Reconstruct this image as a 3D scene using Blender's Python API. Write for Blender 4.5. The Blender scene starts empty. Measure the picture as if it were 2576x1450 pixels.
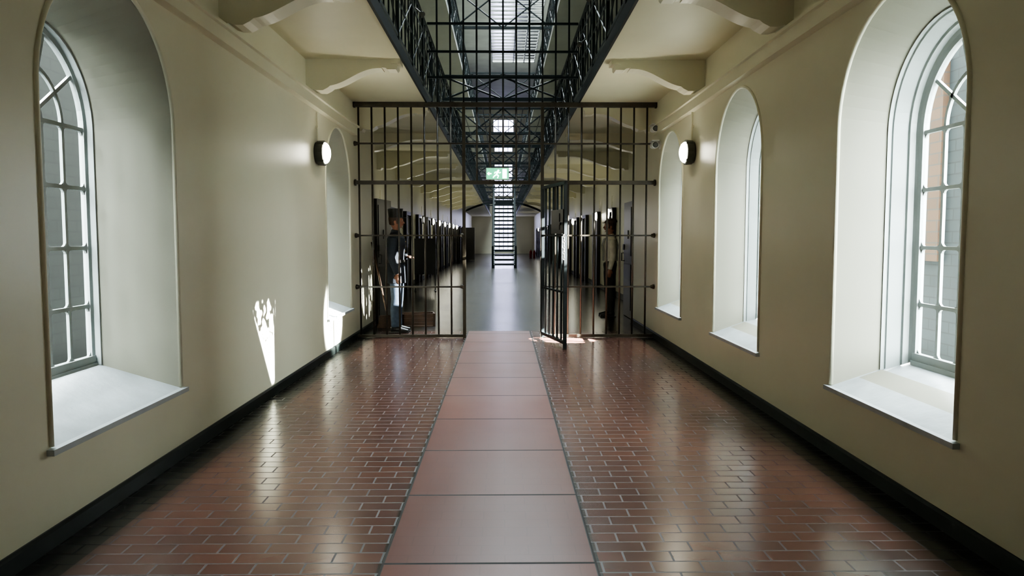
import bpy, math, random
from mathutils import Vector, Matrix
random.seed(4)
S = bpy.context.scene
COL = S.collection
pi = math.pi
try: S.view_settings.look = 'AgX - Medium High Contrast'
except Exception: pass

# ------------------------------------------------------------------ materials
def nt(name):
    m = bpy.data.materials.new(name); m.use_nodes = True
    t = m.node_tree; b = t.nodes['Principled BSDF']
    return m, t, b
def mat(name, col, rough=0.5, metal=0.0, var=0.12, scale=6.0, bump=0.0, spec=0.5, coat=0.0, bscale=None):
    m, t, b = nt(name); L = t.links
    tc = t.nodes.new('ShaderNodeTexCoord')
    n = t.nodes.new('ShaderNodeTexNoise'); n.inputs['Scale'].default_value = scale; n.inputs['Detail'].default_value = 4
    L.new(tc.outputs['Object'], n.inputs['Vector'])
    r = t.nodes.new('ShaderNodeValToRGB')
    r.color_ramp.elements[0].position = .3; r.color_ramp.elements[1].position = .7
    r.color_ramp.elements[0].color = tuple(c*(1-var) for c in col)+(1,)
    r.color_ramp.elements[1].color = tuple(min(1, c*(1+var)) for c in col)+(1,)
    L.new(n.outputs['Fac'], r.inputs['Fac']); L.new(r.outputs['Color'], b.inputs['Base Color'])
    b.inputs['Roughness'].default_value = rough; b.inputs['Metallic'].default_value = metal
    b.inputs['Specular IOR Level'].default_value = spec
    b.inputs['Coat Weight'].default_value = coat
    if bump > 0:
        n2 = t.nodes.new('ShaderNodeTexNoise'); n2.inputs['Scale'].default_value = bscale or scale*3; n2.inputs['Detail'].default_value = 3
        L.new(tc.outputs['Object'], n2.inputs['Vector'])
        bp = t.nodes.new('ShaderNodeBump'); bp.inputs['Strength'].default_value = bump; bp.inputs['Distance'].default_value = .02
        L.new(n2.outputs['Fac'], bp.inputs['Height']); L.new(bp.outputs['Normal'], b.inputs['Normal'])
    return m
def emis(name, col, strength):
    m, t, b = nt(name)
    b.inputs['Base Color'].default_value = col+(1,)
    b.inputs['Emission Color'].default_value = col+(1,)
    b.inputs['Emission Strength'].default_value = strength
    return m

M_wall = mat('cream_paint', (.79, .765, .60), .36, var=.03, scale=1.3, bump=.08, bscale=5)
M_reveal = mat('reveal_shade', (.34, .33, .265), .45, var=.04, scale=1.5, bump=.08, bscale=5)  # cream wall colour darkened, the shade of the recesses is put into it
M_soff = mat('soffit_paint', (.76, .73, .54), .5, var=.04, scale=1.5, bump=.05)
M_upper = mat('upper_shade_paint', (.30, .30, .27), .7, var=.1, scale=1.0, spec=.2)  # dimness of the upper levels put into the colour
M_white = mat('white_gloss_paint', (.40, .44, .43), .3, var=.05, scale=5, bump=.05)
M_sill = mat('sill_paint', (.44, .475, .49), .4, var=.10, scale=6, bump=.2)
M_iron = mat('black_iron', (.022, .025, .022), .45, var=.3, scale=12, bump=.1, spec=.35)
M_rust = mat('brown_black_iron', (.034, .027, .018), .4, var=.3, scale=12, bump=.1, spec=.4)
M_blue = mat('blue_black_iron', (.006, .010, .011), .5, var=.3, scale=9, spec=.2)
M_base = mat('black_skirting', (.006, .009, .008), .4, var=.3, scale=8, spec=.25)
M_door = mat('dark_door_paint', (.014, .011, .008), .35, var=.2, scale=4, spec=.4)
M_wood = mat('brown_wood', (.08, .042, .022), .5, var=.3, scale=8)
M_grey = mat('grey_metal', (.05, .052, .045), .45, metal=.4)
M_black = mat('black_plastic', (.02, .02, .02), .4)
M_wplas = mat('white_plastic', (.7, .7, .68), .4)
M_red = mat('red_enamel', (.45, .02, .015), .3)
M_skin = mat('skin', (.42, .20, .13), .5, var=.08, scale=10)
M_navy = mat('navy_wool', (.012, .016, .024), .8, var=.2, scale=25)
M_denim = mat('blue_grey_cloth', (.07, .10, .15), .8, var=.2, scale=25)
M_blk = mat('black_leather', (.012, .011, .01), .35)
M_shirt = mat('cream_shirt', (.84, .80, .68), .8, var=.1, scale=15)
M_trou = mat('charcoal_trousers', (.018, .016, .015), .85, var=.2, scale=20)
M_hair = mat('brown_hair', (.05, .026, .016), .7, var=.4, scale=40)
M_eye = mat('eye', (.5, .48, .45), .2)
M_brass = mat('brass', (.5, .35, .12), .35, metal=.8)
M_lamp = emis('lamp_glass', (1.0, .96, .78), 70)
M_exitg = emis('exit_green', (.05, .42, .21), 2.6)
M_exitw = emis('exit_white', (.75, 1.0, .85), 12)

def glass(name, tint, ior):
    m, t, b = nt(name); L = t.links
    out = t.nodes['Material Output']
    tr = t.nodes.new('ShaderNodeBsdfTransparent'); tr.inputs['Color'].default_value = tint+(1,)
    gl = t.nodes.new('ShaderNodeBsdfGlossy'); gl.inputs['Roughness'].default_value = .15
    fr = t.nodes.new('ShaderNodeFresnel'); fr.inputs['IOR'].default_value = ior
    mx = t.nodes.new('ShaderNodeMixShader')
    L.new(fr.outputs[0], mx.inputs[0]); L.new(tr.outputs[0], mx.inputs[1]); L.new(gl.outputs[0], mx.inputs[2])
    L.new(mx.outputs[0], out.inputs['Surface'])
    return m
M_glass = glass('window_glass', (.88, .94, .95), 1.08)
M_glass_end = glass('violet_dimming_glass', (.13, .125, .19), 1.1)  # violet tint added to cut the overbright daylight at the end windows
M_glass_sky = glass('tinted_skylight_glass', (.85, .92, .96), 1.1)  # slight blue tint put in to hold back the sky's brightness

def floor_mat():
    m, t, b = nt('red_tile_floor'); L = t.links; N = t.nodes.new
    tc = N('ShaderNodeTexCoord'); sep = N('ShaderNodeSeparateXYZ'); L.new(tc.outputs['Object'], sep.inputs[0])
    def brick(w, h, mort, off, c1, c2, cm, vec, bias=0):
        k = N('ShaderNodeTexBrick'); k.inputs['Scale'].default_value = 1
        k.inputs['Brick Width'].default_value = w; k.inputs['Row Height'].default_value = h
        k.inputs['Mortar Size'].default_value = mort; k.offset = off; k.inputs['Mortar Smooth'].default_value = .1
        k.inputs['Color1'].default_value = c1+(1,); k.inputs['Color2'].default_value = c2+(1,); k.inputs['Mortar'].default_value = cm+(1,)
        k.inputs['Bias'].default_value = bias
        L.new(vec, k.inputs['Vector']); return k
    def mapped(loc):
        mp = N('ShaderNodeMapping'); mp.inputs['Location'].default_value = loc; L.new(tc.outputs['Object'], mp.inputs[0]); return mp.outputs[0]
    def math_(op, a, bb):
        k = N('ShaderNodeMath'); k.operation = op
        for i, q in enumerate((a, bb)):
            if q is None: continue
            if isinstance(q, (int, float)): k.inputs[i].default_value = q
            else: L.new(q, k.inputs[i])
        return k.outputs[0]
    def mix(f, a, bb):
        k = N('ShaderNodeMix'); k.data_type = 'RGBA'; L.new(f, k.inputs[0])
        for i, q in ((6, a), (7, bb)):
            if isinstance(q, tuple): k.inputs[i].default_value = q+(1,)
            else: L.new(q, k.inputs[i])
        return k.outputs[2]
    side = brick(.215, .105, .005, .5, (.092, .036, .024), (.066, .028, .021), (.020, .013, .010), mapped((0, 0, 0)))
    slab = brick(.94, .86, .009, 0., (.108, .036, .023), (.090, .031, .021), (.008, .006, .005), mapped((.53, .30, 0)))
    sub = brick(.215, .105, .003, .5, (1, 1, 1), (.94, .94, .94), (.80, .80, .80), mapped((.1, .03, 0)))
    sl = N('ShaderNodeMix'); sl.data_type = 'RGBA'; sl.blend_type = 'MULTIPLY'; sl.inputs[0].default_value = .7
    L.new(slab.outputs['Color'], sl.inputs[6]); L.new(sub.outputs['Color'], sl.inputs[7])
    grey = brick(.47, .9, .008, .5, (.034, .032, .030), (.026, .025, .024), (.01, .01, .01), mapped((.53, .3, 0)))
    dark = brick(.235, .118, .006, .5, (.035, .029, .015), (.022, .019, .013), (.01, .008, .006), mapped((0, 0, 0)))
    ns = N('ShaderNodeTexNoise'); ns.inputs['Scale'].default_value = .7; ns.inputs['Detail'].default_value = 2; L.new(tc.outputs['Object'], ns.inputs['Vector'])
    rp = N('ShaderNodeValToRGB'); rp.color_ramp.elements[0].position = .3; rp.color_ramp.elements[1].position = .7
    rp.color_ramp.elements[0].color = (.0, .0, .0, 1); rp.color_ramp.elements[1].color = (.4, .4, .4, 1)
    L.new(ns.outputs['Fac'], rp.inputs[0])
    sidec = mix(rp.outputs[0], side.outputs['Color'], (.040, .024, .024))
    ax = math_('ABSOLUTE', math_('ADD', sep.outputs[0], .06), None)
    far = math_('GREATER_THAN', sep.outputs[1], 11.2)
    halfw = math_('ADD', math_('MULTIPLY', far, .75), .47)
    instrip = math_('LESS_THAN', ax, halfw)
    groove = math_('MULTIPLY', math_('GREATER_THAN', ax, math_('SUBTRACT', halfw, .012)), math_('LESS_THAN', ax, math_('ADD', halfw, .012)))
    border = math_('GREATER_THAN', math_('ABSOLUTE', math_('ADD', sep.outputs[0], -.035), None), 1.90)
    sidefar = mix(far, sidec, dark.outputs['Color'])
    stripfar = mix(far, sl.outputs[2], grey.outputs['Color'])
    c = mix(instrip, sidefar, stripfar)
    c = mix(groove, c, (.010, .008, .006))
    bord = brick(.118, .235, .006, 0, (.012, .012, .010), (.009, .009, .008), (.02, .018, .015), mapped((0.02, 0, 0)))
    c = mix(border, c, bord.outputs['Color'])
    L.new(c, b.inputs['Base Color'])
    n3 = N('ShaderNodeTexNoise'); n3.inputs['Scale'].default_value = 2; n3.inputs['Detail'].default_value = 1; L.new(tc.outputs['Object'], n3.inputs['Vector'])
    rr = N('ShaderNodeMapRange'); rr.inputs[3].default_value = .19; rr.inputs[4].default_value = .27; L.new(n3.outputs['Fac'], rr.inputs[0])
    near = math_('SUBTRACT', 1., far)
    nstrip = math_('MULTIPLY', instrip, near)
    hs = math_('MULTIPLY', near, math_('ADD', math_('MULTIPLY', side.outputs['Fac'], math_('SUBTRACT', 1., instrip)), math_('MULTIPLY', slab.outputs['Fac'], instrip)))
    rg = math_('ADD', math_('ADD', rr.outputs[0], math_('MULTIPLY', hs, .3)), math_('MULTIPLY', nstrip, .12))
    L.new(rg, b.inputs['Roughness'])
    sp_ = math_('SUBTRACT', .38, math_('ADD', math_('MULTIPLY', nstrip, .22), math_('MULTIPLY', border, .2)))
    L.new(sp_, b.inputs['Specular IOR Level'])
    hh = math_('SUBTRACT', 1., hs)
    bp = N('ShaderNodeBump'); bp.inputs['Strength'].default_value = .35; bp.inputs['Distance'].default_value = .003
    L.new(hh, bp.inputs['Height']); L.new(bp.outputs['Normal'], b.inputs['Normal'])
    return m
M_floor = floor_mat()
def brickmat(name, c1, c2, cm):
    m, t, b = nt(name); L = t.links
    tc = t.nodes.new('ShaderNodeTexCoord')
    cmb = t.nodes.new('ShaderNodeSeparateXYZ'); c3 = t.nodes.new('ShaderNodeCombineXYZ')
    L.new(tc.outputs['Object'], cmb.inputs[0]); L.new(cmb.outputs[1], c3.inputs[0]); L.new(cmb.outputs[2], c3.inputs[1])
    k = t.nodes.new('ShaderNodeTexBrick'); k.inputs['Scale'].default_value = 1
    k.inputs['Brick Width'].default_value = .46; k.inputs['Row Height'].default_value = .15; k.inputs['Mortar Size'].default_value = .010
    k.inputs['Color1'].default_value = c1+(1,); k.inputs['Color2'].default_value = c2+(1,); k.inputs['Mortar'].default_value = cm+(1,)
    L.new(c3.outputs[0], k.inputs['Vector']); L.new(k.outputs['Color'], b.inputs['Base Color']); b.inputs['Roughness'].default_value = .9
    return m
M_bk1 = brickmat('grey_stone', (.024, .032, .037), (.018, .024, .028), (.014, .017, .019))
M_bk2 = brickmat('orange_brick', (.075, .040, .021), (.058, .031, .017), (.04, .034, .03))
M_bk3 = brickmat('dark_stone', (.009, .0112, .0095), (.0075, .009, .0078), (.005, .005, .005))
M_ground = mat('pale_concrete', (.30, .30, .28), .9)

# ------------------------------------------------------------------ mesh builder
class MB:
    def __init__(s): s.v = []; s.f = []
    def add(s, vs, fs):
        o = len(s.v); s.v += [tuple(p) for p in vs]; s.f += [tuple(i+o for i in f) for f in fs]; return s
    def box(s, x0, x1, y0, y1, z0, z1):
        return s.add([(x0,y0,z0),(x1,y0,z0),(x1,y1,z0),(x0,y1,z0),(x0,y0,z1),(x1,y0,z1),(x1,y1,z1),(x0,y1,z1)],
                     [(0,3,2,1),(4,5,6,7),(0,1,5,4),(1,2,6,5),(2,3,7,6),(3,0,4,7)])
    def tube(s, pts, rad, seg=12, ref=(1,0,0)):
        pts = [Vector(p) for p in pts]; n = len(pts); vs = []; fs = []
        for i, p in enumerate(pts):
            t = (pts[min(i+1, n-1)]-pts[max(i-1, 0)]).normalized()
            rf = Vector(ref)
            if abs(rf.normalized().dot(t)) > .97: rf = Vector((0, 0, 1)) if abs(t.z) < .9 else Vector((0, 1, 0))
            u = (rf-t*rf.dot(t)).normalized(); w = t.cross(u)
            r = rad[i] if isinstance(rad, (list, tuple)) else rad
            a, b = r if isinstance(r, (list, tuple)) else (r, r)
            for k in range(seg):
                an = 2*pi*k/seg; vs.append(p+u*a*math.cos(an)+w*b*math.sin(an))
        for i in range(n-1):
            for k in range(seg):
                k2 = (k+1) % seg
                fs.append((i*seg+k, i*seg+k2, (i+1)*seg+k2, (i+1)*seg+k))
        fs.append(tuple(range(seg-1, -1, -1))); fs.append(tuple((n-1)*seg+k for k in range(seg)))
        return s.add(vs, fs)
    def ell(s, c, r, seg=14, rings=9):
        vs = []; fs = []
        for i in range(1, rings):
            th = pi*i/rings
            for k in range(seg):
                a = 2*pi*k/seg
                vs.append((c[0]+r[0]*math.sin(th)*math.cos(a), c[1]+r[1]*math.sin(th)*math.sin(a), c[2]-r[2]*math.cos(th)))
        b0 = len(vs); vs.append((c[0], c[1], c[2]-r[2])); vs.append((c[0], c[1], c[2]+r[2]))
        for i in range(rings-2):
            for k in range(seg):
                k2 = (k+1) % seg; fs.append((i*seg+k, i*seg+k2, (i+1)*seg+k2, (i+1)*seg+k))
        for k in range(seg):
            k2 = (k+1) % seg; fs.append((b0, k2, k)); fs.append((b0+1, (rings-2)*seg+k, (rings-2)*seg+k2))
        return s.add(vs, fs)
    def prism(s, poly, ax, a, b):
        def P(p, t):
            if ax == 'x': return (t, p[0], p[1])
            if ax == 'y': return (p[0], t, p[1])
            return (p[0], p[1], t)
        n = len(poly)
        vs = [P(p, a) for p in poly]+[P(p, b) for p in poly]
        fs = [tuple(range(n-1, -1, -1)), tuple(range(n, 2*n))]+[(i, (i+1) % n, n+(i+1) % n, n+i) for i in range(n)]
        return s.add(vs, fs)
    def rings(s, outs):
        n = len(outs[0]); vs = [p for o in outs for p in o]; fs = []
        for j in range(len(outs)-1):
            for i in range(n-1):
                fs.append((j*n+i, j*n+i+1, (j+1)*n+i+1, (j+1)*n+i))
        return s.add(vs, fs)
    def mesh(s, name, m, smooth=False):
        me = bpy.data.meshes.new(name); me.from_pydata(s.v, [], s.f); me.update()
        me.materials.append(m)
        import bmesh
        bm = bmesh.new(); bm.from_mesh(me); bmesh.ops.recalc_face_normals(bm, faces=bm.faces); bm.to_mesh(me); bm.free()
        if smooth:
            for p in me.polygons: p.use_smooth = True
        return me
def link(o, parent=None):
    COL.objects.link(o)
    if parent is not None: o.parent = parent
    return o
def ob(mb, name, m, parent=None, loc=(0,0,0), rot=(0,0,0), smooth=False, label=None, cat=None, group=None, struct=False, kind=None):
    me = mb.mesh(name, m, smooth) if isinstance(mb, MB) else mb
    o = bpy.data.objects.new(name, me); o.location = loc; o.rotation_euler = rot
    tag(o, label, cat, group, 'structure' if struct else kind)
    return link(o, parent)
def tag(o, label=None, cat=None, group=None, kind=None):
    if label: o['label'] = label
    if cat: o['category'] = cat
    if group: o['group'] = group
    if kind: o['kind'] = kind
def empty(name, loc=(0,0,0), rot=(0,0,0), **k):
    o = bpy.data.objects.new(name, None); o.location = loc; o.rotation_euler = rot; o.empty_display_size = .1
    tag(o, **k); return link(o)
def clone(o, loc=None, rot=None, parent=None, name=None):
    c = o.copy(); c.name = name or o.name.split('.')[0]; COL.objects.link(c)
    if parent is not None: c.parent = parent
    if loc is not None: c.location = loc
    if rot is not None: c.rotation_euler = rot
    for ch in list(o.children): clone(ch, parent=c)
    return c
def portal(loc, rot, sx, sy):
    l = bpy.data.lights.new('portal','AREA'); l.shape='RECTANGLE'; l.size=sx; l.size_y=sy; l.cycles.is_portal=True
    lo = bpy.data.objects.new('window_portal', l); lo.location=loc; lo.rotation_euler=rot; COL.objects.link(lo)

XL, XR = -2.08, 2.15
WL, WR = -2.75, 2.75
YB, YE = -3.0, 66.0
SOF = 3.30; SLABT = 3.39; VO = 1.07; ROOF = 13.0
YL_END, YR_END = 12.1, 12.35

def outline(r, zb, zs, n=28, yc=0):
    pts = [(yc-r, zb), (yc-r, zs)]
    for i in range(1, n): 
        a = pi-pi*i/n; pts.append((yc+r*math.cos(a), zs+r*math.sin(a)))
    pts += [(yc+r, zs), (yc+r, zb)]
    return pts
ZSPR = 2.11
def wall(name, x, sgn, y0, y1, z1, ycs, r0, r1, depth, zb0=.445, zb1=.445+.19, zs1=2.07):
    mb = MB(); cur = y0
    def q(a, b, c, d): mb.add([(x, *a), (x, *b), (x, *c), (x, *d)], [(0,1,2,3)])
    for yc in sorted(ycs):
        q((cur,0),(yc-r0,0),(yc-r0,z1),(cur,z1))
        q((yc-r0,0),(yc+r0,0),(yc+r0,zb0),(yc-r0,zb0))
        o = outline(r0, zb0, ZSPR, yc=yc)
        for i in range(1, len(o)-2):
            q(o[i], o[i+1], (o[i+1][0], z1), (o[i][0], z1))
        i_ = outline(r1, zb0+(zb1-zb0)*depth/.46, zs1, yc=yc)
        A = [(x, *p) for p in o]+[(x, *o[0])]; B = [(x+sgn*depth, *p) for p in i_]+[(x+sgn*depth, *i_[0])]
        mb.rings([A, B])
        cur = yc+r0
    q((cur,0),(y1,0),(y1,z1),(cur,z1))
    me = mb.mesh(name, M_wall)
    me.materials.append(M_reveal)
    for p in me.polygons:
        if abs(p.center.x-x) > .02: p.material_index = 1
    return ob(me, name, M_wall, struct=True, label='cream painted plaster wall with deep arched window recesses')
right_w = [4.10, 6.82, 9.54]
left_w = [4.06, 9.44]
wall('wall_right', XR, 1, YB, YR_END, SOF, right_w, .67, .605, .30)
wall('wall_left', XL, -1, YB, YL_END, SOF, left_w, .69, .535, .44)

# ------------------------------------------------------------------ windows
def window_parts(r0, wide):
    R = {}
    f = MB()
    A = lambda r, xx, zb=.63: [(xx, *p) for p in outline(r, zb, 2.07)]
    if wide:
        f.rings([A(.61,.29,.57), A(.60,.285,.57), A(.60,.31,.57), A(.59,.315,.58), A(.575,.40,.60), A(.56,.405,.61), A(.555,.44,.62), A(.535,.45), A(.505,.455), A(.50,.49), A(.54,.50)])
    else:
        f.rings([A(.545,.42), A(.53,.42), A(.53,.455), A(.505,.46), A(.50,.49), A(.54,.50)])
    f.box(.45,.49,-.53,.53,.62,.69)
    f.box(.44,.46,-.53,.53,.60,.645)
    a, b = .466, .484
    w = .011
    cols = [-.30,-.105,.105,.30]
    zs = [2.07,1.715,1.357,1.0]
    for y in cols: f.box(a,b,y-w,y+w,.66,2.07)
    for z in zs: f.box(a-.004,b,-.5,.5,z-w,z+w)
    def arc(r, n=24, a0=0, a1=pi):
        for i in range(n):
            t0 = a0+(a1-a0)*i/n; t1 = a0+(a1-a0)*(i+1)/n
            P = lambda rr, t: (rr*math.cos(t), 2.07+rr*math.sin(t))
            f.prism([P(r-w,t0),P(r+w,t0),P(r+w,t1),P(r-w,t1)],'x',a,b)
    arc(.30); arc(.105, 14)
    for ang in (36,72,108,144):
        t = math.radians(ang); c, s_ = math.cos(t), math.sin(t)
        P = lambda rr, k: (rr*c-k*s_, 2.07+rr*s_+k*c)
        f.prism([P(.105,-w),P(.50,-w),P(.50,w),P(.105,w)],'x',a,b)
    ys = [-.50]+cols+[.50]; zz = [.69]+sorted(zs); k = .024
    for i in range(5):
        for j in range(4):
            y0 = ys[i]+(w if i else 0); y1 = ys[i+1]-(w if i < 4 else 0); z0 = zz[j]+(w if j else 0); z1 = zz[j+1]-w
            for (cy, cz, sy, sz) in ((y0,z0,1,1),(y1,z0,-1,1),(y0,z1,1,-1),(y1,z1,-1,-1)):
                f.prism([(cy,cz),(cy+sy*k,cz),(cy+sy*k*.35,cz+sz*k*.35),(cy,cz+sz*k)],'x',a+.002,b-.002)
    R['frame'] = f.mesh('window', M_white)
    g = MB(); o = outline(.50,.66,2.07)
    g.add([(.476,*p) for p in o],[tuple(range(len(o)))])
    R['glass'] = g.mesh('glass', M_glass)
    s_ = MB(); rb = (.60 if wide else .54); xe = (.31 if wide else .43)
    sl = .19/.46; z0 = .452
    top = [(-.035,-r0-.035,z0),(-.035,r0+.035,z0),(0.0,r0+.035,z0),(0,r0-.004,z0),(xe,rb,z0+sl*xe),(xe+.13,rb-.03,z0+sl*xe+.035),(xe+.13,-rb+.03,z0+sl*xe+.035),(xe,-rb,z0+sl*xe),(0,-r0+.004,z0),(0.0,-r0-.035,z0)]
    if not wide: top = [p for p in top if abs(p[0]-(xe+.13)) > 1e-6]
    n = len(top)
    bot = [(x,y,z-.028) for x,y,z in top]
    s_.add(top+bot,[tuple(range(n)),tuple(range(2*n-1,n-1,-1))]+[(i,(i+1)%n,n+(i+1)%n,n+i) for i in range(n)])
    R['sill'] = s_.mesh('sill', M_sill)
    bd = MB(); o = outline(r0,.46,ZSPR)
    bd.tube([(0,*p) for p in o], .014, 8, ref=(1,0,0))
    R['bead'] = bd.mesh('arch_bead', M_wall, True)
    return R
WR_ = window_parts(.67, True); WL_ = window_parts(.69, False)
wn = 0
for side, ycs, P, x, rz in (('r', right_w, WR_, XR, 0), ('l', left_w, WL_, XL, pi)):
    for yc in ycs:
        wn += 1
        w = ob(P['frame'], f'window_{wn}', None, loc=(x,yc,0), rot=(0,0,rz), struct=True, label='white painted arched multi-pane window with fanlight head')
        for nm, k in (('glass','glass'),('sill','sill'),('arch_bead','bead')):
            ob(P[k], nm, None, parent=w)
        portal((x+(.6 if rz==0 else -.6),yc,1.6),(0,pi/2 if rz==0 else -pi/2,0),2.0,1.05)

# ------------------------------------------------------------------ shell
ob(MB().box(WL-.1,WR+.1,YB,YE,-.12,0), 'floor', M_floor, struct=True, label='glossy red and brown brick tile floor with central slab strip')
mb = MB(); mb.box(WL-.1,WR+.1,YB-.1,YB,0,ROOF)
ob(mb, 'wall_back', M_wall, struct=True, label='cream plaster wall')
mb = MB(); mb.box(WL-.1,WL,YL_END,YE,0,SOF+.02); mb.box(WL,XL-.001,YL_END-.1,YL_END,0,SOF)
ob(mb,'wall_left_wing', M_wall, struct=True, label='cream wall of the cell wing')
mb = MB(); mb.box(WR,WR+.1,YR_END,YE,0,SOF+.02); mb.box(XR+.001,WR,YR_END-.1,YR_END,0,SOF)
ob(mb,'wall_right_wing', M_wall, struct=True, label='cream wall of the cell wing')
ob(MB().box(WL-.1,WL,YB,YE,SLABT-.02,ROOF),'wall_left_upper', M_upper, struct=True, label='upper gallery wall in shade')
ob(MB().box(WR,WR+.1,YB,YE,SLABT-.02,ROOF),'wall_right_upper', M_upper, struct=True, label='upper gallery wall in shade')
ends = [(-.75,.85,.35,4.9),(-.75,.85,5.1,8.0),(-.75,.85,9.0,9.6),(-.85,.95,10.6,11.8)]
mb = MB(); z = 0
for (a,b,c,d) in ends:
    mb.box(WL,WR,YE,YE+.2,z,c); mb.box(WL,a,YE,YE+.2,c,d); mb.box(b,WR,YE,YE+.2,c,d); z = d
mb.box(WL,WR,YE,YE+.2,z,ROOF)
ob(mb,'wall_end',M_wall,struct=True,label='far end wall of the wing with tall central windows')
for (a,b,c,d) in ends:
    wn += 1; f = MB(); n = 4
    for i in range(n+1):
        xx = a+(b-a)*i/n; f.box(xx-.03,xx+.03,YE+.05,YE+.1,c,d)
    k = max(1,int((d-c)/.6))
    for i in range(k+1):
        zz = c+(d-c)*i/k; f.box(a,b,YE+.05,YE+.1,zz-.03,zz+.03)
    wo = ob(f,f'window_{wn}',M_blue,struct=True,label='tall barred end window full of daylight')
    gg = MB(); gg.add([(a,YE+.12,c),(b,YE+.12,c),(b,YE+.12,d),(a,YE+.12,d)],[(0,1,2,3)])
    ob(gg,'glass',M_glass_end,wo)
    portal(((a+b)/2,YE+.25,(c+d)/2),(-pi/2,0,0),b-a,d-c)
SX0,SX1,SY0,SY1 = -.70,2.1,8.0,50.0
mb = MB(); mb.box(WL,WR,YB,SY0,ROOF,ROOF+.15); mb.box(WL,WR,SY1,YE,ROOF,ROOF+.15); mb.box(WL,SX0,SY0,SY1,ROOF,ROOF+.15); mb.box(SX1,WR,SY0,SY1,ROOF,ROOF+.15)
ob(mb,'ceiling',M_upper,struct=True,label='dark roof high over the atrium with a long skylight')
f = MB()
for i in range(61):
    y = SY0+(SY1-SY0)*i/60; f.box(SX0,SX1,y-.05,y+.05,ROOF+.02,ROOF+.08)
for i in range(5):
    xx = SX0+(SX1-SX0)*i/4; f.box(xx-.03,xx+.03,SY0,SY1,ROOF+.02,ROOF+.08)
wn += 1
wo = ob(f,f'window_{wn}',M_grey,struct=True,label='long roof skylight with grey glazing bars')
ob(MB().add([(SX0,SY0,ROOF+.14),(SX1,SY0,ROOF+.14),(SX1,SY1,ROOF+.14),(SX0,SY1,ROOF+.14)],[(0,1,2,3)]),'glass',M_glass_sky,wo)
portal(((SX0+SX1)/2,(SY0+SY1)/2,ROOF+.3),(0,0,0),SX1-SX0,SY1-SY0)

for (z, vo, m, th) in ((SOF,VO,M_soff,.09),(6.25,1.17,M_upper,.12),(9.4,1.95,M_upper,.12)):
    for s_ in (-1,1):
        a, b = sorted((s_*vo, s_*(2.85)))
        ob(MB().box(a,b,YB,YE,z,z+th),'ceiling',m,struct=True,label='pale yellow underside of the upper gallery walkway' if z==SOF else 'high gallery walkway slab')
for k,s_ in enumerate((-1,1)):
    a,b = sorted((s_*VO, s_*(VO-.025)))
    ob(MB().box(a,b,YB,YE-.1,SOF-.015,SLABT+.015),f'trim_{k+1}',M_blue,struct=True,label='dark steel edge beam of the gallery')
tn = 2
for (x,s_,y1) in ((XL,1,YL_END-.1),(XR,-1,YR_END-.1)):
    a,b = sorted((x,x+s_*.07)); tn += 1
    mb = MB(); mb.box(a,b,YB,10.36,2.83,2.93)
    a2,b2 = sorted((x,x+s_*.10)); mb.box(a2,b2,YB,10.36,2.93,2.955)
    ob(mb,f'trim_{tn}',M_wall,struct=True,label='cream painted ledge moulding along the wall')
    a,b = sorted((x,x+s_*.022))
    mb = MB(); mb.prism([(a,0),(b,0),(b,.075),(b-.012,.087),(a,.087)] if s_>0 else [(a,0),(b,0),(b,.087),(a+.012,.087),(a,.075)],'y',YB,y1)
    ob(mb,'baseboard_left' if s_>0 else 'baseboard_right',M_base,struct=True,label='glossy black skirting board')
for s_,y0,nm in ((-1,YL_END,'baseboard_left_wing'),(1,YR_END,'baseboard_right_wing')):
    a,b = sorted((s_*2.75,s_*2.73)); ob(MB().box(a,b,y0,YE,0,.12),nm,M_base,struct=True,label='black skirting board of the wing')

# exterior
ob(MB().box(5.9,6.2,2.5,13.2,-.3,5.6),'exterior_wall',M_bk1,struct=True,label='grey stone building outside the window')
ob(MB().box(5.82,5.9,9.85,10.6,1.1,3.8),'exterior_wall',M_bk2,struct=True,label='brown brick panel on the building outside')
ob(MB().box(5.82,5.9,8.9,9.35,2.3,5.0),'exterior_wall',M_bk2,struct=True,label='brown brick panel on the building outside')
ob(MB().box(-6.2,-5.9,-4,60,-.3,6.5),'exterior_wall',M_bk3,struct=True,label='dark stone wall outside the window')
ob(MB().box(2.85,30,-10,60,-.4,-.3),'ground',M_ground,struct=True,label='pale concrete yard outside')
ob(MB().box(-6,-2.85,-10,60,-.4,-.3),'ground',M_bk3,struct=True,label='dark paved yard outside')

# ------------------------------------------------------------------ brackets
def bracket_mesh():
    p = [(0,0),(.98,0),(.98,-.02),(.965,-.03),(.965,-.09),(.95,-.105),(.86,-.105),(.84,-.09),(.80,-.085)]
    for i in range(17):
        t = i/16; x = .78-.52*t; z = -.085-.185*(.5-.5*math.cos(pi*t*.92))**1.1
        p.append((x,z))
    p += [(.23,-.29),(.18,-.315),(.12,-.315),(.07,-.30),(.05,-.335),(0,-.335)]
    mb = MB(); mb.prism(p,'y',-.09,.09)
    q = [(x,z-.012) for x,z in p[8:]]
    for i in range(len(q)-1):
        (x0,z0),(x1,z1) = q[i],q[i+1]
        mb.prism([(x0,z0),(x1,z1),(x1,z1+.02),(x0,z0+.02)],'y',-.105,.105)
    mb.box(.90,1.0,-.105,.105,-.05,0)
    return mb.mesh('ceiling_bracket', M_wall)
BR = bracket_mesh()
for y in (3.3,5.65,8.05,10.9,13.6,16.4,19.2,22,25,28,31,34,37,40):
    for s_ in (-1,1):
        if y < 12: x = XL if s_<0 else XR
        else: x = s_*2.75
        o = ob(BR,'ceiling_bracket',None,loc=(x,y,SOF),rot=(0,0,0 if s_<0 else pi),label='cream painted scrolled corbel bracket under the gallery',cat='bracket',group='gallery corbel brackets')
        if y >= 12: o.scale = (1.6,1,1.15)

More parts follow.
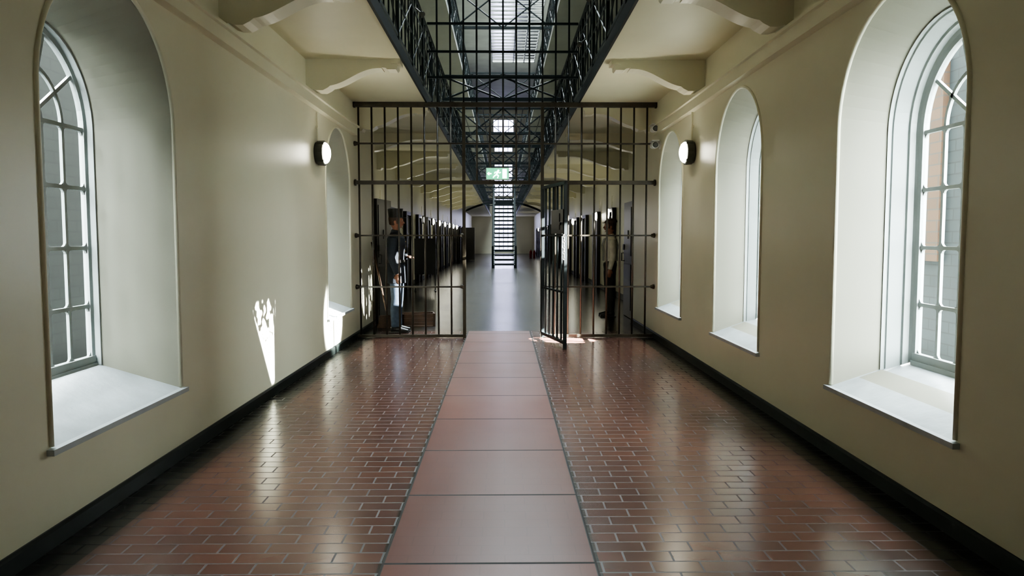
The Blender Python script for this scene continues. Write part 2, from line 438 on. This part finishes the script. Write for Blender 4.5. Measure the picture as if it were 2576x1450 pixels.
# ------------------------------------------------------------------ lamps
def lamp():
    root = empty('wall_lamp',label='round bulkhead wall lamp with glowing glass and grey housing',cat='wall lamp',group='bulkhead wall lamps')
    h = MB(); h.tube([(0,0,0),(.015,0,0),(.02,0,0),(.085,0,0),(.095,0,0),(.10,0,0)],[.12,.12,.135,.14,.14,.125],24,ref=(0,0,1))
    for a in (45,135,225,315):
        t = math.radians(a); h.box(.03,.105,.135*math.cos(t)-.012,.135*math.cos(t)+.012,.135*math.sin(t)-.012,.135*math.sin(t)+.012)
    ob(h,'housing',M_grey,root,smooth=False)
    g = MB(); g.tube([(.095,0,0),(.115,0,0),(.135,0,0),(.150,0,0),(.157,0,0)],[.118,.112,.092,.055,.015],24,ref=(0,0,1))
    ob(g,'lamp_glass',M_lamp,root,smooth=True,label='glowing domed glass')
    c = MB(); c.tube([(.02,0,.13),(.02,0,.45)],.010,8); c.box(0,.03,-.015,.015,.28,.30)
    ob(c,'conduit',M_wall,root)
    return root
L0 = lamp(); L0.location = (XL,8.35,2.36)
clone(L0,(XR,8.4,2.38),(0,0,pi))
for y in (16.6,25.0,28.2,31,33.8,36.7,39.6,42.5): clone(L0,(WL,y,2.02))
for y in (18.6,21,28,36.5,45,55): clone(L0,(WR,y,2.02),(0,0,pi))

# ------------------------------------------------------------------ gate grille
GY = 10.44
g = empty('security_grille',(0,GY,0),label='floor-to-gallery black iron bar screen across the corridor',cat='iron grille')
bar_full = MB().tube([(0,0,.03),(0,0,3.27)],.0135,10).mesh('bar',M_rust,True)
bar_up = MB().tube([(0,0,2.19),(0,0,3.27)],.0135,10).mesh('bar',M_rust,True)
for k in range(23):
    x = -2.01+.183*k
    if k in (8,14): continue
    ob(bar_up if 8 < k < 14 else bar_full,'bar',None,g,loc=(x,0,0))
for x in (-.546,.552):
    ob(MB().box(-.022,.022,-.022,.022,0,3.27),'post',M_rust,g,loc=(x,0,0))
def rail(x0,x1,z,h,d,knob=True):
    mb = MB(); mb.box(x0,x1,-d,d,z-h,z+h)
    if knob:
        for xx,s_ in ((x0,1),(x1,-1)):
            mb.tube([(xx+s_*.005,0,z),(xx+s_*.03,0,z)],.045 if h>.02 else .034,12,ref=(0,0,1)); mb.tube([(xx+s_*.03,0,z),(xx+s_*.06,0,z)],[.03,.02],12,ref=(0,0,1))
    ob(mb,'rail',M_rust,g)
rail(XL,XR,3.265,.033,.03); rail(XL,XR,2.19,.026,.028); rail(XL,XR,2.73,.011,.018)
for z in (1.45,.726):
    rail(XL,-.546,z,.011,.018); rail(.552,XR,z,.011,.018)
rail(XL,-.546,.03,.02,.02,False); rail(.552,XR,.03,.02,.02,False)

g2 = empty('security_grille',(0,GY,SLABT),label='black iron bar screen filling the gallery void above',cat='iron grille')
b2 = MB().tube([(0,0,-.09),(0,0,2.6)],.013,8).mesh('bar',M_blue,True)
for k in range(6,17): ob(b2,'bar',None,g2,loc=(-2.01+.183*k,0,0))
for z in (.25,.60,.98,1.36,1.76,2.16,2.58): ob(MB().box(-1.045,1.045,-.015,.015,z-.015,z+.015),'rail',M_blue,g2)

# gate leaf
gl = empty('gate',(.552,GY-.06,0),(0,0,math.radians(-77)),label='open black iron barred gate with lock box and chain',cat='gate')
fr = MB(); W = 1.07
fr.box(0,.045,-.02,.02,.02,2.13); fr.box(W-.045,W,-.02,.02,.0,2.13); fr.box(0,W,-.02,.02,2.09,2.13); fr.box(0,W,-.02,.02,.06,.10)
ob(fr,'frame',M_blue,gl)
gb = MB().tube([(0,0,.08),(0,0,2.11)],.0135,10).mesh('bar',M_blue,True)
for i in range(1,6): ob(gb,'bar',None,gl,loc=(W*i/6,0,0))
for z in (.726,1.45): ob(MB().box(0,W,-.018,.018,z-.012,z+.012),'rail',M_blue,gl)
lb = MB(); lb.box(.52,W-.03,-.03,.03,1.47,1.78); lb.box(.58,.9,-.037,.037,1.52,1.73); lb.tube([(.95,-.05,1.6),(.95,.05,1.6)],.02,10)
ob(lb,'lock_box',M_black,gl,label='black steel lock box')
ch = MB()
for i in range(9):
    z = 1.44-.035*i
    pts = []; n = 10
    for j in range(n+1):
        a = 2*pi*j/n; u = .010*math.cos(a); v = .022*math.sin(a)
        pts.append((W+.012+(u if i%2 else 0), -.03+(0 if i%2 else u), z+v))
    ch.tube(pts,.0035,6,ref=(.3,.5,.1))
ob(ch,'chain',M_grey,gl,label='steel chain hanging from the gate')
hm = MB().tube([(0,0,-.04),(0,0,.04)],.02,10).mesh('hinge',M_blue)
for z in (.3,1.2,1.95): ob(hm,'hinge',None,gl,loc=(-.012,0,z))

# exit sign
ex = empty('exit_sign',(-.075,GY-.06,2.225),label='illuminated green emergency exit sign with running figure and arrow',cat='exit sign')
ob(MB().box(-.16,.16,-.012,.03,0,.165),'housing',M_wplas,ex)
ob(MB().box(-.152,.152,-.016,-.012,.008,.157),'sign_face',M_exitg,ex)
y0,y1 = -.020,-.016
pm = MB()
def st(p,q,w):
    p=Vector(p);q=Vector(q);d=(q-p).normalized();n=Vector((-d.y,d.x))*w
    pm.prism([tuple(p-n),tuple(q-n),tuple(q+n),tuple(p+n)],'y',y0,y1)
c=(.012,.126); pm.prism([(c[0]+.013*math.cos(2*pi*i/12),c[1]+.013*math.sin(2*pi*i/12)) for i in range(12)],'y',y0,y1)
st((.006,.118),(-.015,.07),.011); st((-.015,.07),(-.045,.05),.007); st((-.045,.05),(-.06,.028),.006)
st((-.013,.07),(.015,.055),.007); st((.015,.055),(.0,.022),.006); st((0,.108),(.03,.092),.005); st((.03,.092),(.045,.104),.005); st((-.002,.108),(-.035,.104),.005); st((-.035,.104),(-.042,.084),.005)
ob(pm,'running_figure',M_exitw,ex)
ob(MB().box(.07,.128,y0,y1,.02,.145),'doorway_symbol',M_exitw,ex)
pm = MB(); st((-.135,.083),(-.085,.083),.007); pm.prism([(-.146,.083),(-.115,.108),(-.115,.058)],'y',y0,y1)
ob(pm,'arrow_symbol',M_exitw,ex)

def cctv(loc):
    r = empty('security_camera',loc,(0,0,0),label='white wall-mounted security camera with dark lens and hood',cat='security camera',group='wall security cameras')
    a = MB(); a.tube([(0,0,0),(-.02,0,0)],.055,16,ref=(0,0,1)); a.tube([(-.015,0,0),(-.08,-.02,0)],.018,8)
    ob(a,'mount',M_wplas,r)
    b = MB(); b.tube([(-.09,.10,0),(-.09,.02,0),(-.09,-.12,-.01)],[.036,.046,.046],14); b.box(-.142,-.038,-.15,.10,.042,.052)
    ob(b,'body',M_wplas,r)
    ob(MB().tube([(-.09,-.12,-.01),(-.09,-.135,-.012)],[.04,.03],14),'lens',M_black,r)
cctv((XR,10.18,2.90)); cctv((XR,10.18,2.68))

# ------------------------------------------------------------------ railings
def railing(s_, z, vo, y0, y1, detail, lab):
    r = empty('gallery_railing',(s_*vo,0,z),label=lab,cat='railing',group='gallery railings')
    step = 1.2; H = 1.0
    n = int((y1-y0)/step)
    if detail:
        pmesh = MB().box(-.018,.018,-.018,.018,0,H+.02).mesh('post',M_blue)
        for i in range(n+1): ob(pmesh,'post',None,r,loc=(0,y0+i*step,0))
    else:
        m2 = MB()
        for i in range(n+1): m2.box(-.018,.018,y0+i*step-.018,y0+i*step+.018,0,H)
        ob(m2,'posts',M_blue,r,kind='stuff')
    ob(MB().tube([(0,y0,H),(0,y1,H)],.026,8),'top_rail',M_blue,r)
    lo = MB(); lo.box(-.01,.01,y0,y1,.10,.13); lo.box(-.01,.01,y0,y1,.80,.83); lo.box(-.01,.01,y0,y1,.46,.475)
    ob(lo,'lower_rail',M_blue,r)
    la = MB()
    for i in range(n):
        a = y0+i*step; b = a+step
        la.tube([(0,a,.12),(0,b,.81)],.010,5); la.tube([(0,a,.81),(0,b,.12)],.010,5)
        m_ = (a+b)/2
        for yy in (a+.3,m_,a+.9): la.tube([(0,yy,.12),(0,yy,1.0)],.009,5)
    ob(la,'lattice',M_blue,r,kind='stuff' if not detail else None)
for s_ in (-1,1):
    railing(s_,SLABT,VO+.015,3,60,True,'dark iron lattice railing along the first gallery')
    railing(s_,6.37,1.20,6,60,False,'dark iron lattice railing along the second gallery')
    railing(s_,9.52,1.97,14,60,False,'dark iron railing along the top gallery')

for s_,y,z in ((-1,9.2,4.15),(1,8.6,4.15),(1,9.6,3.9)):
    r = empty('spotlight',(s_*(VO-.07),y,z),label='small grey spotlight clamped to the gallery railing',cat='spotlight',group='railing spotlights')
    ob(MB().tube([(0,.02,0),(-s_*.02,-.03,-.02),(-s_*.03,-.07,-.04)],[.018,.028,.034],14),'lamp_head',M_grey,r,smooth=True)
    ob(MB().tube([(0,0,0),(s_*.06,0,.05)],.01,6),'clamp',M_grey,r)

def truss(y,z,vo,h):
    r = empty('cross_truss',(0,y,z),label='dark iron cross-braced truss spanning the gallery void',cat='truss',group='void cross trusses')
    ob(MB().box(-vo,vo,-.03,.03,-.03,.03),'bottom_chord',M_blue,r)
    ob(MB().box(-vo,vo,-.03,.03,h-.03,h+.03),'top_chord',M_blue,r)
    b = MB()
    for i in range(2):
        a = -vo+i*vo; c = a+vo
        b.tube([(a,0,0),(c,0,h)],.018,6); b.tube([(a,0,h),(c,0,0)],.018,6)
    b.box(-.012,.012,-.012,.012,0,h)
    ob(b,'brace',M_blue,r)
for y in (13.5,17,21,26,31,40,48): truss(y,3.50 if y>14 else 3.9,VO-.015 if y>14 else VO-.004,.85 if y>14 else .40)
for y in (18,27,36): truss(y,6.41,1.16,.9)
nm = MB()
for i in range(7): 
    x = -.9+.3*i; nm.box(x-.006,x+.006,11,34.2,3.34,3.352)
for i in range(24):
    y = 11+i; nm.box(-VO+.025,VO-.025,y-.008,y+.008,3.34,3.352)
ob(nm,'safety_net',M_blue,kind='stuff',label='dark steel safety mesh stretched across the gallery void',cat='safety net')

r = empty('footbridge',(0,38.85,3.3),label='dark iron landing bridge on an arched beam at the stair head',cat='bridge')
ob(MB().box(-1.04,1.04,0,1.6,.0,.09),'deck',M_blue,r)
ap = []
for i in range(17):
    t=-1+2*i/16; ap.append((t*2.1,.05-.55*t*t))
ap = [(x,min(z,-.01)) for x,z in ap]
lo_ = [(x,z-.11) for x,z in reversed(ap)]
ob(MB().prism(ap+lo_,'y',0,.10),'arch_beam',M_blue,r)

# staircase
st_ = empty('staircase',(.06,34.6,0),label='steep open-tread dark iron staircase with handrails',cat='staircase')
ns = 16; rise = 3.36/ns; go = .25
tm = MB().box(-.50,.50,0,.24,-.09,0).mesh('tread',M_blue)
for i in range(ns): ob(tm,'tread',None,st_,loc=(0,i*go,(i+1)*rise))
for s_ in (-1,1):
    x0,x1 = sorted((s_*.45,s_*.58))
    ob(MB().prism([(-.05,0),(.12,0),(ns*go+.15,3.27),(ns*go+.15,3.46),(ns*go,3.46),(-.05,.15)],'x',x0,x1),'stringer',M_blue,st_)
    h = MB(); h.tube([(s_*.54,-.02,.0),(s_*.54,-.02,1.0)],.05,8); h.tube([(s_*.54,-.02,1.0),(s_*.54,ns*go,4.3)],.04,8); h.tube([(s_*.54,-.02,.55),(s_*.54,ns*go,3.9)],.02,8)
    for i in range(1,6): 
        yy = ns*go*i/5; h.tube([(s_*.54,yy,3.36*i/5),(s_*.54,yy,3.36*i/5+.95)],.018,6)
    ob(h,'handrail',M_blue,st_)

# ------------------------------------------------------------------ doors
def door_meshes():
    f = MB(); f.box(-.52,-.42,-.03,.10,0,2.15); f.box(.42,.52,-.03,.10,0,2.15); f.box(-.52,.52,-.03,.10,2.05,2.15)
    l = MB(); l.box(-.42,.42,0,.05,.01,2.05)
    l.box(-.36,.36,.05,.062,.15,.95); l.box(-.36,.36,.05,.062,1.1,1.95); l.box(-.12,.12,.062,.075,1.4,1.55)
    h = MB(); h.tube([(.34,.05,1.0),(.34,.10,1.0),(.34,.10,1.14),(.34,.05,1.14)],.011,6); h.box(.28,.40,.05,.08,1.2,1.3)
    return f.mesh('door',M_door), l.mesh('door_leaf',M_door), h.mesh('handle',M_grey)
DF,DL,DH = door_meshes(); dn = 0
def door(x,y,rz,lab='dark painted cell door with frame and spy hatch'):
    global dn; dn += 1
    d = ob(DF,f'door_{dn}',None,loc=(x,y,0),rot=(0,0,rz),struct=True,label=lab)
    l = ob(DL,'door_leaf',None,d); ob(DH,'handle',None,l)
y = 15.2
while y < 60:
    door(WL,y,-pi/2); door(WR,y+.4,pi/2); y += 2.9
for (x,yy,rz) in ((WL+.55,46.5,pi),(-2.03,12.42,-pi/2-.12),(2.27,13.15,pi/2)):
    dn += 1
    d = ob(DL,f'door_{dn}',None,loc=(x,yy,0),rot=(0,0,rz),struct=True,label='dark cell door standing open into the wing'); ob(DH,'handle',None,d)

# ------------------------------------------------------------------ clutter
cr = empty('wooden_crate',(-1.38,11.9,0),(0,0,.2),label='low brown wooden crate on the floor behind the guard',cat='crate')
b = MB()
for i in range(3):
    z=.02+i*.065
    b.box(-.27,.27,-.17,-.155,z,z+.055); b.box(-.27,.27,.155,.17,z,z+.055); b.box(-.27,-.255,-.17,.17,z,z+.055); b.box(.255,.27,-.17,.17,z,z+.055)
b.box(-.27,.27,-.17,.17,.0,.015)
ob(b,'slats',M_wood,cr)
cpm = MB().box(-.02,.02,-.02,.02,0,.21).mesh('corner_post',M_wood)
for x in (-.25,.25):
    for yy in (-.15,.15): ob(cpm,'corner_post',None,cr,loc=(x,yy,0))
bm_ = empty('broom',(-1.93,11.6,0),label='wooden broom leaning against the wall behind the guard',cat='broom')
ob(MB().tube([(.12,0,.14),(-.125,.02,1.35)],.015,8),'handle',M_wood,bm_)
b = MB(); b.prism([(-.02,.14),(.22,.14),(.20,.2),(0,.2)],'y',-.03,.03); b.prism([(-.05,0),(.24,0),(.21,.14),(-.02,.14)],'y',-.028,.028)
ob(b,'head',M_hair,bm_)
bd = empty('display_board',(-2.05,19.5,0),(0,0,.15),label='dark free-standing display panel on feet',cat='display board')
ob(MB().box(-.28,.28,-.02,.02,.45,1.4),'panel',M_black,bd)
b = MB()
for x in (-.26,.26): b.box(x-.015,x+.015,-.015,.015,0,1.4); b.box(x-.02,x+.02,-.2,.2,0,.03)
ob(b,'stand',M_iron,bd)
for x in (1.95,2.2):
    r = empty('fire_extinguisher',(x,52,0),label='red fire extinguisher standing by the far wall',cat='fire extinguisher',group='fire extinguishers')
    ob(MB().tube([(0,0,0),(0,0,.42),(0,0,.50),(0,0,.53)],[.085,.085,.05,.025],14),'cylinder',M_red,r,smooth=True)
    ob(MB().tube([(0,0,.53),(0,0,.58),(.08,-.02,.55),(.1,-.02,.3)],.014,8),'hose',M_black,r)

# ------------------------------------------------------------------ people
def fuse(mb,name,m,voxel,parent=None,it=3,**k):
    o = ob(mb,name,m,parent,**k)
    r = o.modifiers.new('r','REMESH'); r.mode='VOXEL'; r.voxel_size=voxel; r.use_smooth_shade=True
    s_ = o.modifiers.new('s','SMOOTH'); s_.factor=.5; s_.iterations=it
    bpy.context.view_layer.update()
    me = bpy.data.meshes.new_from_object(o.evaluated_get(bpy.context.evaluated_depsgraph_get()))
    o.modifiers.clear(); o.data = me
    if not me.materials: me.materials.append(m)
    for p in me.polygons: p.use_smooth = True
    return o
def hand(mb,w,d,n,ts,curl=.5):
    w=Vector(w);d=Vector(d).normalized();n=Vector(n);n=(n-d*n.dot(d)).normalized();c=d.cross(n)*ts
    mb.tube([w-d*.02,w+d*.02,w+d*.06,w+d*.095],[(.024,.02),(.034,.016),(.042,.015),(.040,.012)],12,ref=tuple(c))
    for off,L_ in ((.031,.072),(.011,.080),(-.010,.074),(-.030,.058)):
        p=w+d*.085+c*off; pts=[p]; ang=curl*.4
        for k in range(3):
            dd=d*math.cos(ang)+n*math.sin(ang); p=p+dd*L_*(.45,.32,.27)[k]; pts.append(p); ang+=curl*.7
        mb.tube(pts,[.0095,.009,.0082,.007],8,ref=tuple(c))
    p=w+d*.02+c*.03
    mb.tube([p,p+d*.03+c*.022+n*.01,p+d*.06+c*.026+n*.022],[.013,.011,.008],8,ref=tuple(n))
def person(loc,rz,sc,arms,guard):
    B = MB()
    B.tube([(0,0,.86),(0,0,.95),(0,0,1.06),(0,0,1.18),(.005,0,1.30),(0,0,1.40),(-.005,0,1.455),(-.01,0,1.49)],
           [(.09,.14),(.11,.165),(.098,.145),(.10,.148),(.115,.17),(.105,.185),(.075,.15),(.05,.07)],20)
    B.tube([(-.01,0,1.44),(.0,0,1.52),(.012,0,1.59)],[.058,.053,.055],14)
    B.tube([(.045,0,1.548),(.032,0,1.57),(.020,0,1.60),(.012,0,1.64),(.006,0,1.68),(.0,0,1.72),(-.004,0,1.752),(-.006,0,1.772)],
           [(.035,.03),(.07,.055),(.086,.066),(.095,.072),(.099,.077),(.097,.076),(.080,.064),(.04,.034)],20)
    B.tube([(.098,0,1.682),(.115,0,1.655),(.128,0,1.637),(.104,0,1.626)],[.007,.011,.014,.008],10)
    B.tube([(.100,-.024,1.604),(.108,0,1.606),(.100,.024,1.604)],.0085,8)
    B.tube([(.095,-.045,1.69),(.103,0,1.695),(.095,.045,1.69)],.009,8)
    B.tube([(.088,0,1.565),(.095,0,1.572)],.018,10)
    for s_ in (-1,1):
        B.ell((-.004,s_*.078,1.652),(.018,.009,.032))
        B.tube([(0,s_*.085,.95),(.005,s_*.092,.80),(.01,s_*.095,.66),(.015,s_*.098,.50),(-.01,s_*.10,.36),(-.012,s_*.102,.2),(-.01,s_*.103,.07)],
               [.088,.086,.074,.057,.057,.042,.038],16)
        B.tube([(-.06,s_*.103,.045),(.0,s_*.103,.05),(.08,s_*.108,.035),(.16,s_*.112,.022)],[(.03,.03),(.04,.036),(.028,.042),(.016,.03)],12,ref=(0,0,1))
    for s_,(el,wr,hd,hn,ts) in arms.items():
        sh = (-.005,s_*.185,1.41)
        B.tube([(-.003,s_*.11,1.41),sh],[.055,.056],12,ref=(0,0,1))
        mid = tuple((a*.5+b*.5) for a,b in zip(sh,el)); m2 = tuple((a*.65+b*.35) for a,b in zip(el,wr))
        B.tube([sh,mid,el,m2,wr],[.053,.046,.037,.036,.025],14,ref=(.2,1,.1))
        hand(B,wr,hd,hn,ts,.55)
    lab = ('mannequin person in navy guard uniform, cap, forearm across the waist' if guard else
           'mannequin person in pale shirt, braces, dark trousers and flat cap')
    p = fuse(B,'person',M_skin,.0058,loc=loc,rot=(0,0,rz),label=lab,cat='mannequin')
    p.scale = (sc,)*3
    for s_ in (-1,1):
        ob(MB().ell((.094,s_*.032,1.668),(.010,.014,.008),10,7),'eye',M_eye,p,smooth=True)
    H = MB()
    H.tube([(-.035,0,1.60),(-.028,0,1.64),(-.022,0,1.68),(-.012,0,1.725),(-.006,0,1.765),(-.006,0,1.788)],[(.062,.062),(.077,.080),(.090,.088),(.098,.088),(.085,.074),(.04,.036)],18)
    for s_ in (-1,1): H.tube([(.03,s_*.074,1.70),(.035,s_*.072,1.62)],[(.018,.008),(.014,.006)],8)
    fuse(H,'hair',M_hair,.008,p,2)
    C = MB()
    if guard:
        C.tube([(0,0,.74),(0,0,.86),(0,0,.98),(0,0,1.08),(0,0,1.2),(.005,0,1.31),(0,0,1.41),(-.005,0,1.465),(-.006,0,1.50),(0,0,1.535)],
               [(.15,.20),(.145,.195),(.138,.19),(.125,.172),(.132,.180),(.145,.198),(.132,.210),(.092,.168),(.07,.085),(.066,.068)],22)
        grow=.020
    else:
        C.tube([(0,0,.98),(0,0,1.06),(0,0,1.2),(.005,0,1.31),(0,0,1.41),(-.005,0,1.462),(-.006,0,1.495),(0,0,1.52)],
               [(.122,.172),(.118,.162),(.122,.17),(.132,.186),(.12,.2),(.088,.16),(.065,.08),(.061,.063)],22)
        grow=.015
    for s_,(el,wr,hd,hn,ts) in arms.items():
        sh = (-.005,s_*.187,1.41); mid = tuple((a*.5+b*.5) for a,b in zip(sh,el)); m2 = tuple((a*.65+b*.35) for a,b in zip(el,wr))
        C.tube([(-.003,s_*.11,1.41),sh],[.062,.062+.008],12,ref=(0,0,1))
        C.tube([sh,mid,el,m2,wr],[.053+grow,.047+grow,.040+grow,.038+grow,.030+grow*.7],14,ref=(.2,1,.1))
    fuse(C,'coat' if guard else 'shirt',M_navy if guard else M_shirt,.0085,p,3,label='dark navy uniform coat' if guard else 'pale collarless shirt')
    T = MB(); T.tube([(0,0,.84),(0,0,.95),(0,0,1.035)],[(.11,.165),(.125,.18),(.118,.168)],20)
    for s_ in (-1,1):
        T.tube([(0,s_*.087,.94),(.005,s_*.093,.80),(.01,s_*.096,.66),(.012,s_*.099,.50),(-.004,s_*.10,.34),(-.006,s_*.102,.2),(.0,s_*.103,.09)],
               [.102,.102,.090,.078,.076,.070,.070],16)
    fuse(T,'trousers',M_denim if guard else M_trou,.0085,p,3)
    for s_ in (-1,1):
        F = MB(); F.tube([(-.075,s_*.103,.05),(-.03,s_*.103,.055),(.05,s_*.106,.05),(.13,s_*.112,.036),(.19,s_*.114,.03)],[(.04,.036),(.05,.042),(.043,.045),(.032,.046),(.02,.03)],14,ref=(0,0,1))
        F.tube([(-.02,s_*.103,.05),(-.012,s_*.103,.17)],[.05,.05],14)
        F.box(-.10,.20,s_*.11-.042,s_*.11+.042,.0,.014)
        fuse(F,'boot',M_blk,.007,p,2)
    if guard:
        K = MB(); K.tube([(0,0,1.715),(0,0,1.74),(-.003,0,1.80),(-.006,0,1.845),(-.006,0,1.852)],[(.108,.092),(.110,.094),(.112,.096),(.118,.102),(.10,.09)],24)
        K.prism([(.06,-.085),(.12,-.075),(.165,-.04),(.175,0),(.165,.04),(.12,.075),(.06,.085)],'z',1.712,1.722)
        ob(K,'cap',M_blk,p,label='black peaked uniform cap')
        ob(MB().tube([(0,0,1.045),(0,0,1.09)],[(.137,.186),(.136,.184)],24),'belt',M_blk,p)
        bt = MB().ell((0,0,0),(.006,.011,.011),8,6).mesh('button',M_brass,True)
        for z,x in ((1.15,.131),(1.22,.136),(1.29,.146),(1.36,.142),(1.42,.128)): ob(bt,'button',None,p,loc=(x,0,z))
    else:
        K = MB(); K.tube([(-.01,0,1.722),(-.008,0,1.745),(-.005,0,1.785),(.0,0,1.80)],[(.108,.092),(.122,.108),(.105,.09),(.04,.035)],24)
        K.prism([(.06,-.075),(.12,-.06),(.15,-.03),(.155,0),(.15,.03),(.12,.06),(.06,.075)],'z',1.722,1.732)
        fuse(K,'cap',M_hair,.008,p,2,label='brown flat cap')
        for s_ in (-1,1):
            Q = MB(); Q.tube([(.126,s_*.08,1.03),(.130,s_*.08,1.2),(.142,s_*.08,1.32),(.112,s_*.085,1.43),(.0,s_*.085,1.50),(-.105,s_*.075,1.43),(-.142,s_*.05,1.32),(-.13,s_*.03,1.2),(-.128,s_*.06,1.03)],[(.018,.005)]*9,8,ref=(0,1,0))
            ob(Q,'brace_strap',M_blk,p)
    return p
person((-1.60,11.1,0),0,1.0,{-1:((-.03,-.245,1.13),(.05,-.245,.885),(.12,.0,-1),(.2,1,0),-1),
                              1:((-.05,.25,1.13),(.15,.17,1.13),(.55,-.8,.05),(.1,-.3,-.9),1)},True)
person((1.93,13.3,0),pi,.975,{-1:((-.02,-.25,1.13),(.03,-.24,.88),(.08,.0,-1),(.1,1,0),-1),
                              1:((-.02,.25,1.13),(.04,.24,.88),(.1,0,-1),(.1,-1,0),1)},False)

# ------------------------------------------------------------------ light
w = bpy.data.worlds.new('World'); S.world = w; w.use_nodes = True
bg = w.node_tree.nodes['Background']
sky = w.node_tree.nodes.new('ShaderNodeTexSky'); sky.sky_type = 'HOSEK_WILKIE'; sky.turbidity = 5; sky.ground_albedo = .4
sky.sun_direction = Vector((.6,.3,.6)).normalized()
mx = w.node_tree.nodes.new('ShaderNodeMix'); mx.data_type='RGBA'; mx.inputs[0].default_value=.8
mx.inputs[7].default_value=(.93,.98,.97,1)
w.node_tree.links.new(sky.outputs[0],mx.inputs[6]); w.node_tree.links.new(mx.outputs[2],bg.inputs[0])
bg.inputs[1].default_value = 72.0

def gobo(l):
    l.use_nodes = True; t = l.node_tree; L = t.links; N = t.nodes.new
    em = [n for n in t.nodes if n.type == 'EMISSION'][0]
    tc = N('ShaderNodeTexCoord'); sp = N('ShaderNodeSeparateXYZ'); L.new(tc.outputs['Normal'], sp.inputs[0])
    def M(op,a,b=None,c=None,clamp=False):
        k = N('ShaderNodeMath'); k.operation = op; k.use_clamp = clamp
        for i,q in enumerate((a,b,c)):
            if q is None: continue
            if isinstance(q,(int,float)): k.inputs[i].default_value = q
            else: L.new(q,k.inputs[i])
        return k.outputs[0]
    u = M('MULTIPLY',M('DIVIDE',sp.outputs[0],sp.outputs[2]),-1.); v = M('MULTIPLY',M('DIVIDE',sp.outputs[1],sp.outputs[2]),-1.)
    h = M('MULTIPLY_ADD',v,9.5,.5,clamp=True)
    u0 = M('MULTIPLY_ADD',h,-.030,.030); wd = M('MULTIPLY_ADD',h,.040,.002)
    cb = N('ShaderNodeCombineXYZ'); L.new(u,cb.inputs[0]); L.new(v,cb.inputs[1])
    n = N('ShaderNodeTexNoise'); n.inputs['Scale'].default_value = 75; n.inputs['Detail'].default_value = 1; L.new(cb.outputs[0],n.inputs['Vector'])
    edge = M('SUBTRACT',wd,M('ABSOLUTE',M('SUBTRACT',u,u0)))
    e1 = M('MULTIPLY_ADD',edge,120.,.5)
    br = M('MULTIPLY',M('SUBTRACT',n.outputs['Fac'],M('MULTIPLY_ADD',M('MULTIPLY',h,h),.28,.30)),14.,clamp=True)
    top = M('MULTIPLY',M('SUBTRACT',.97,h),12.,clamp=True); bot = M('MULTIPLY',M('SUBTRACT',h,.01),20.,clamp=True)
    f = M('MULTIPLY',M('MULTIPLY',M('MULTIPLY',e1,1.,clamp=True),br),M('MULTIPLY',top,bot))
    L.new(f, em.inputs['Strength'])
def spot(name,src,dst,deg,power,col=(1,.98,.93),blend=.15,rad=.01,g=False):
    l = bpy.data.lights.new(name,'SPOT'); l.energy=power; l.spot_size=math.radians(deg); l.spot_blend=blend; l.color=col; l.shadow_soft_size=rad
    o = bpy.data.objects.new(name,l); o.location=src; o.rotation_euler=(Vector(dst)-Vector(src)).to_track_quat('-Z','Y').to_euler(); COL.objects.link(o)
    if g: gobo(l)
def through(dst,via,extra): 
    a=Vector(dst);b=Vector(via); return tuple(b+(b-a).normalized()*extra)
d=(XL,6.42,.50); spot('sunbeam',through(d,(2.62,6.82,1.88),2.6),d,9,220000,g=True)
d=(-2.2,9.05,.42); spot('sunbeam',through(d,(2.62,9.55,1.88),2.6),d,7.5,260000,blend=.5,rad=.06)
d=(.85,10.2,0); spot('sunbeam',through(d,(2.62,9.7,1.5),2.6),d,7,240000)
d=(-1.40,11.05,.85); spot('sunbeam',through(d,(2.62,9.75,2.0),2.4),d,7,60000)

# ------------------------------------------------------------------ camera
cam = bpy.data.cameras.new('Camera'); co = bpy.data.objects.new('Camera',cam); COL.objects.link(co)
cam.sensor_width=36; cam.lens=25.99; cam.clip_end=200
co.location=(0,0,1.42); co.rotation_euler=(math.radians(90-3.9),0,math.radians(-.7))
S.camera = co
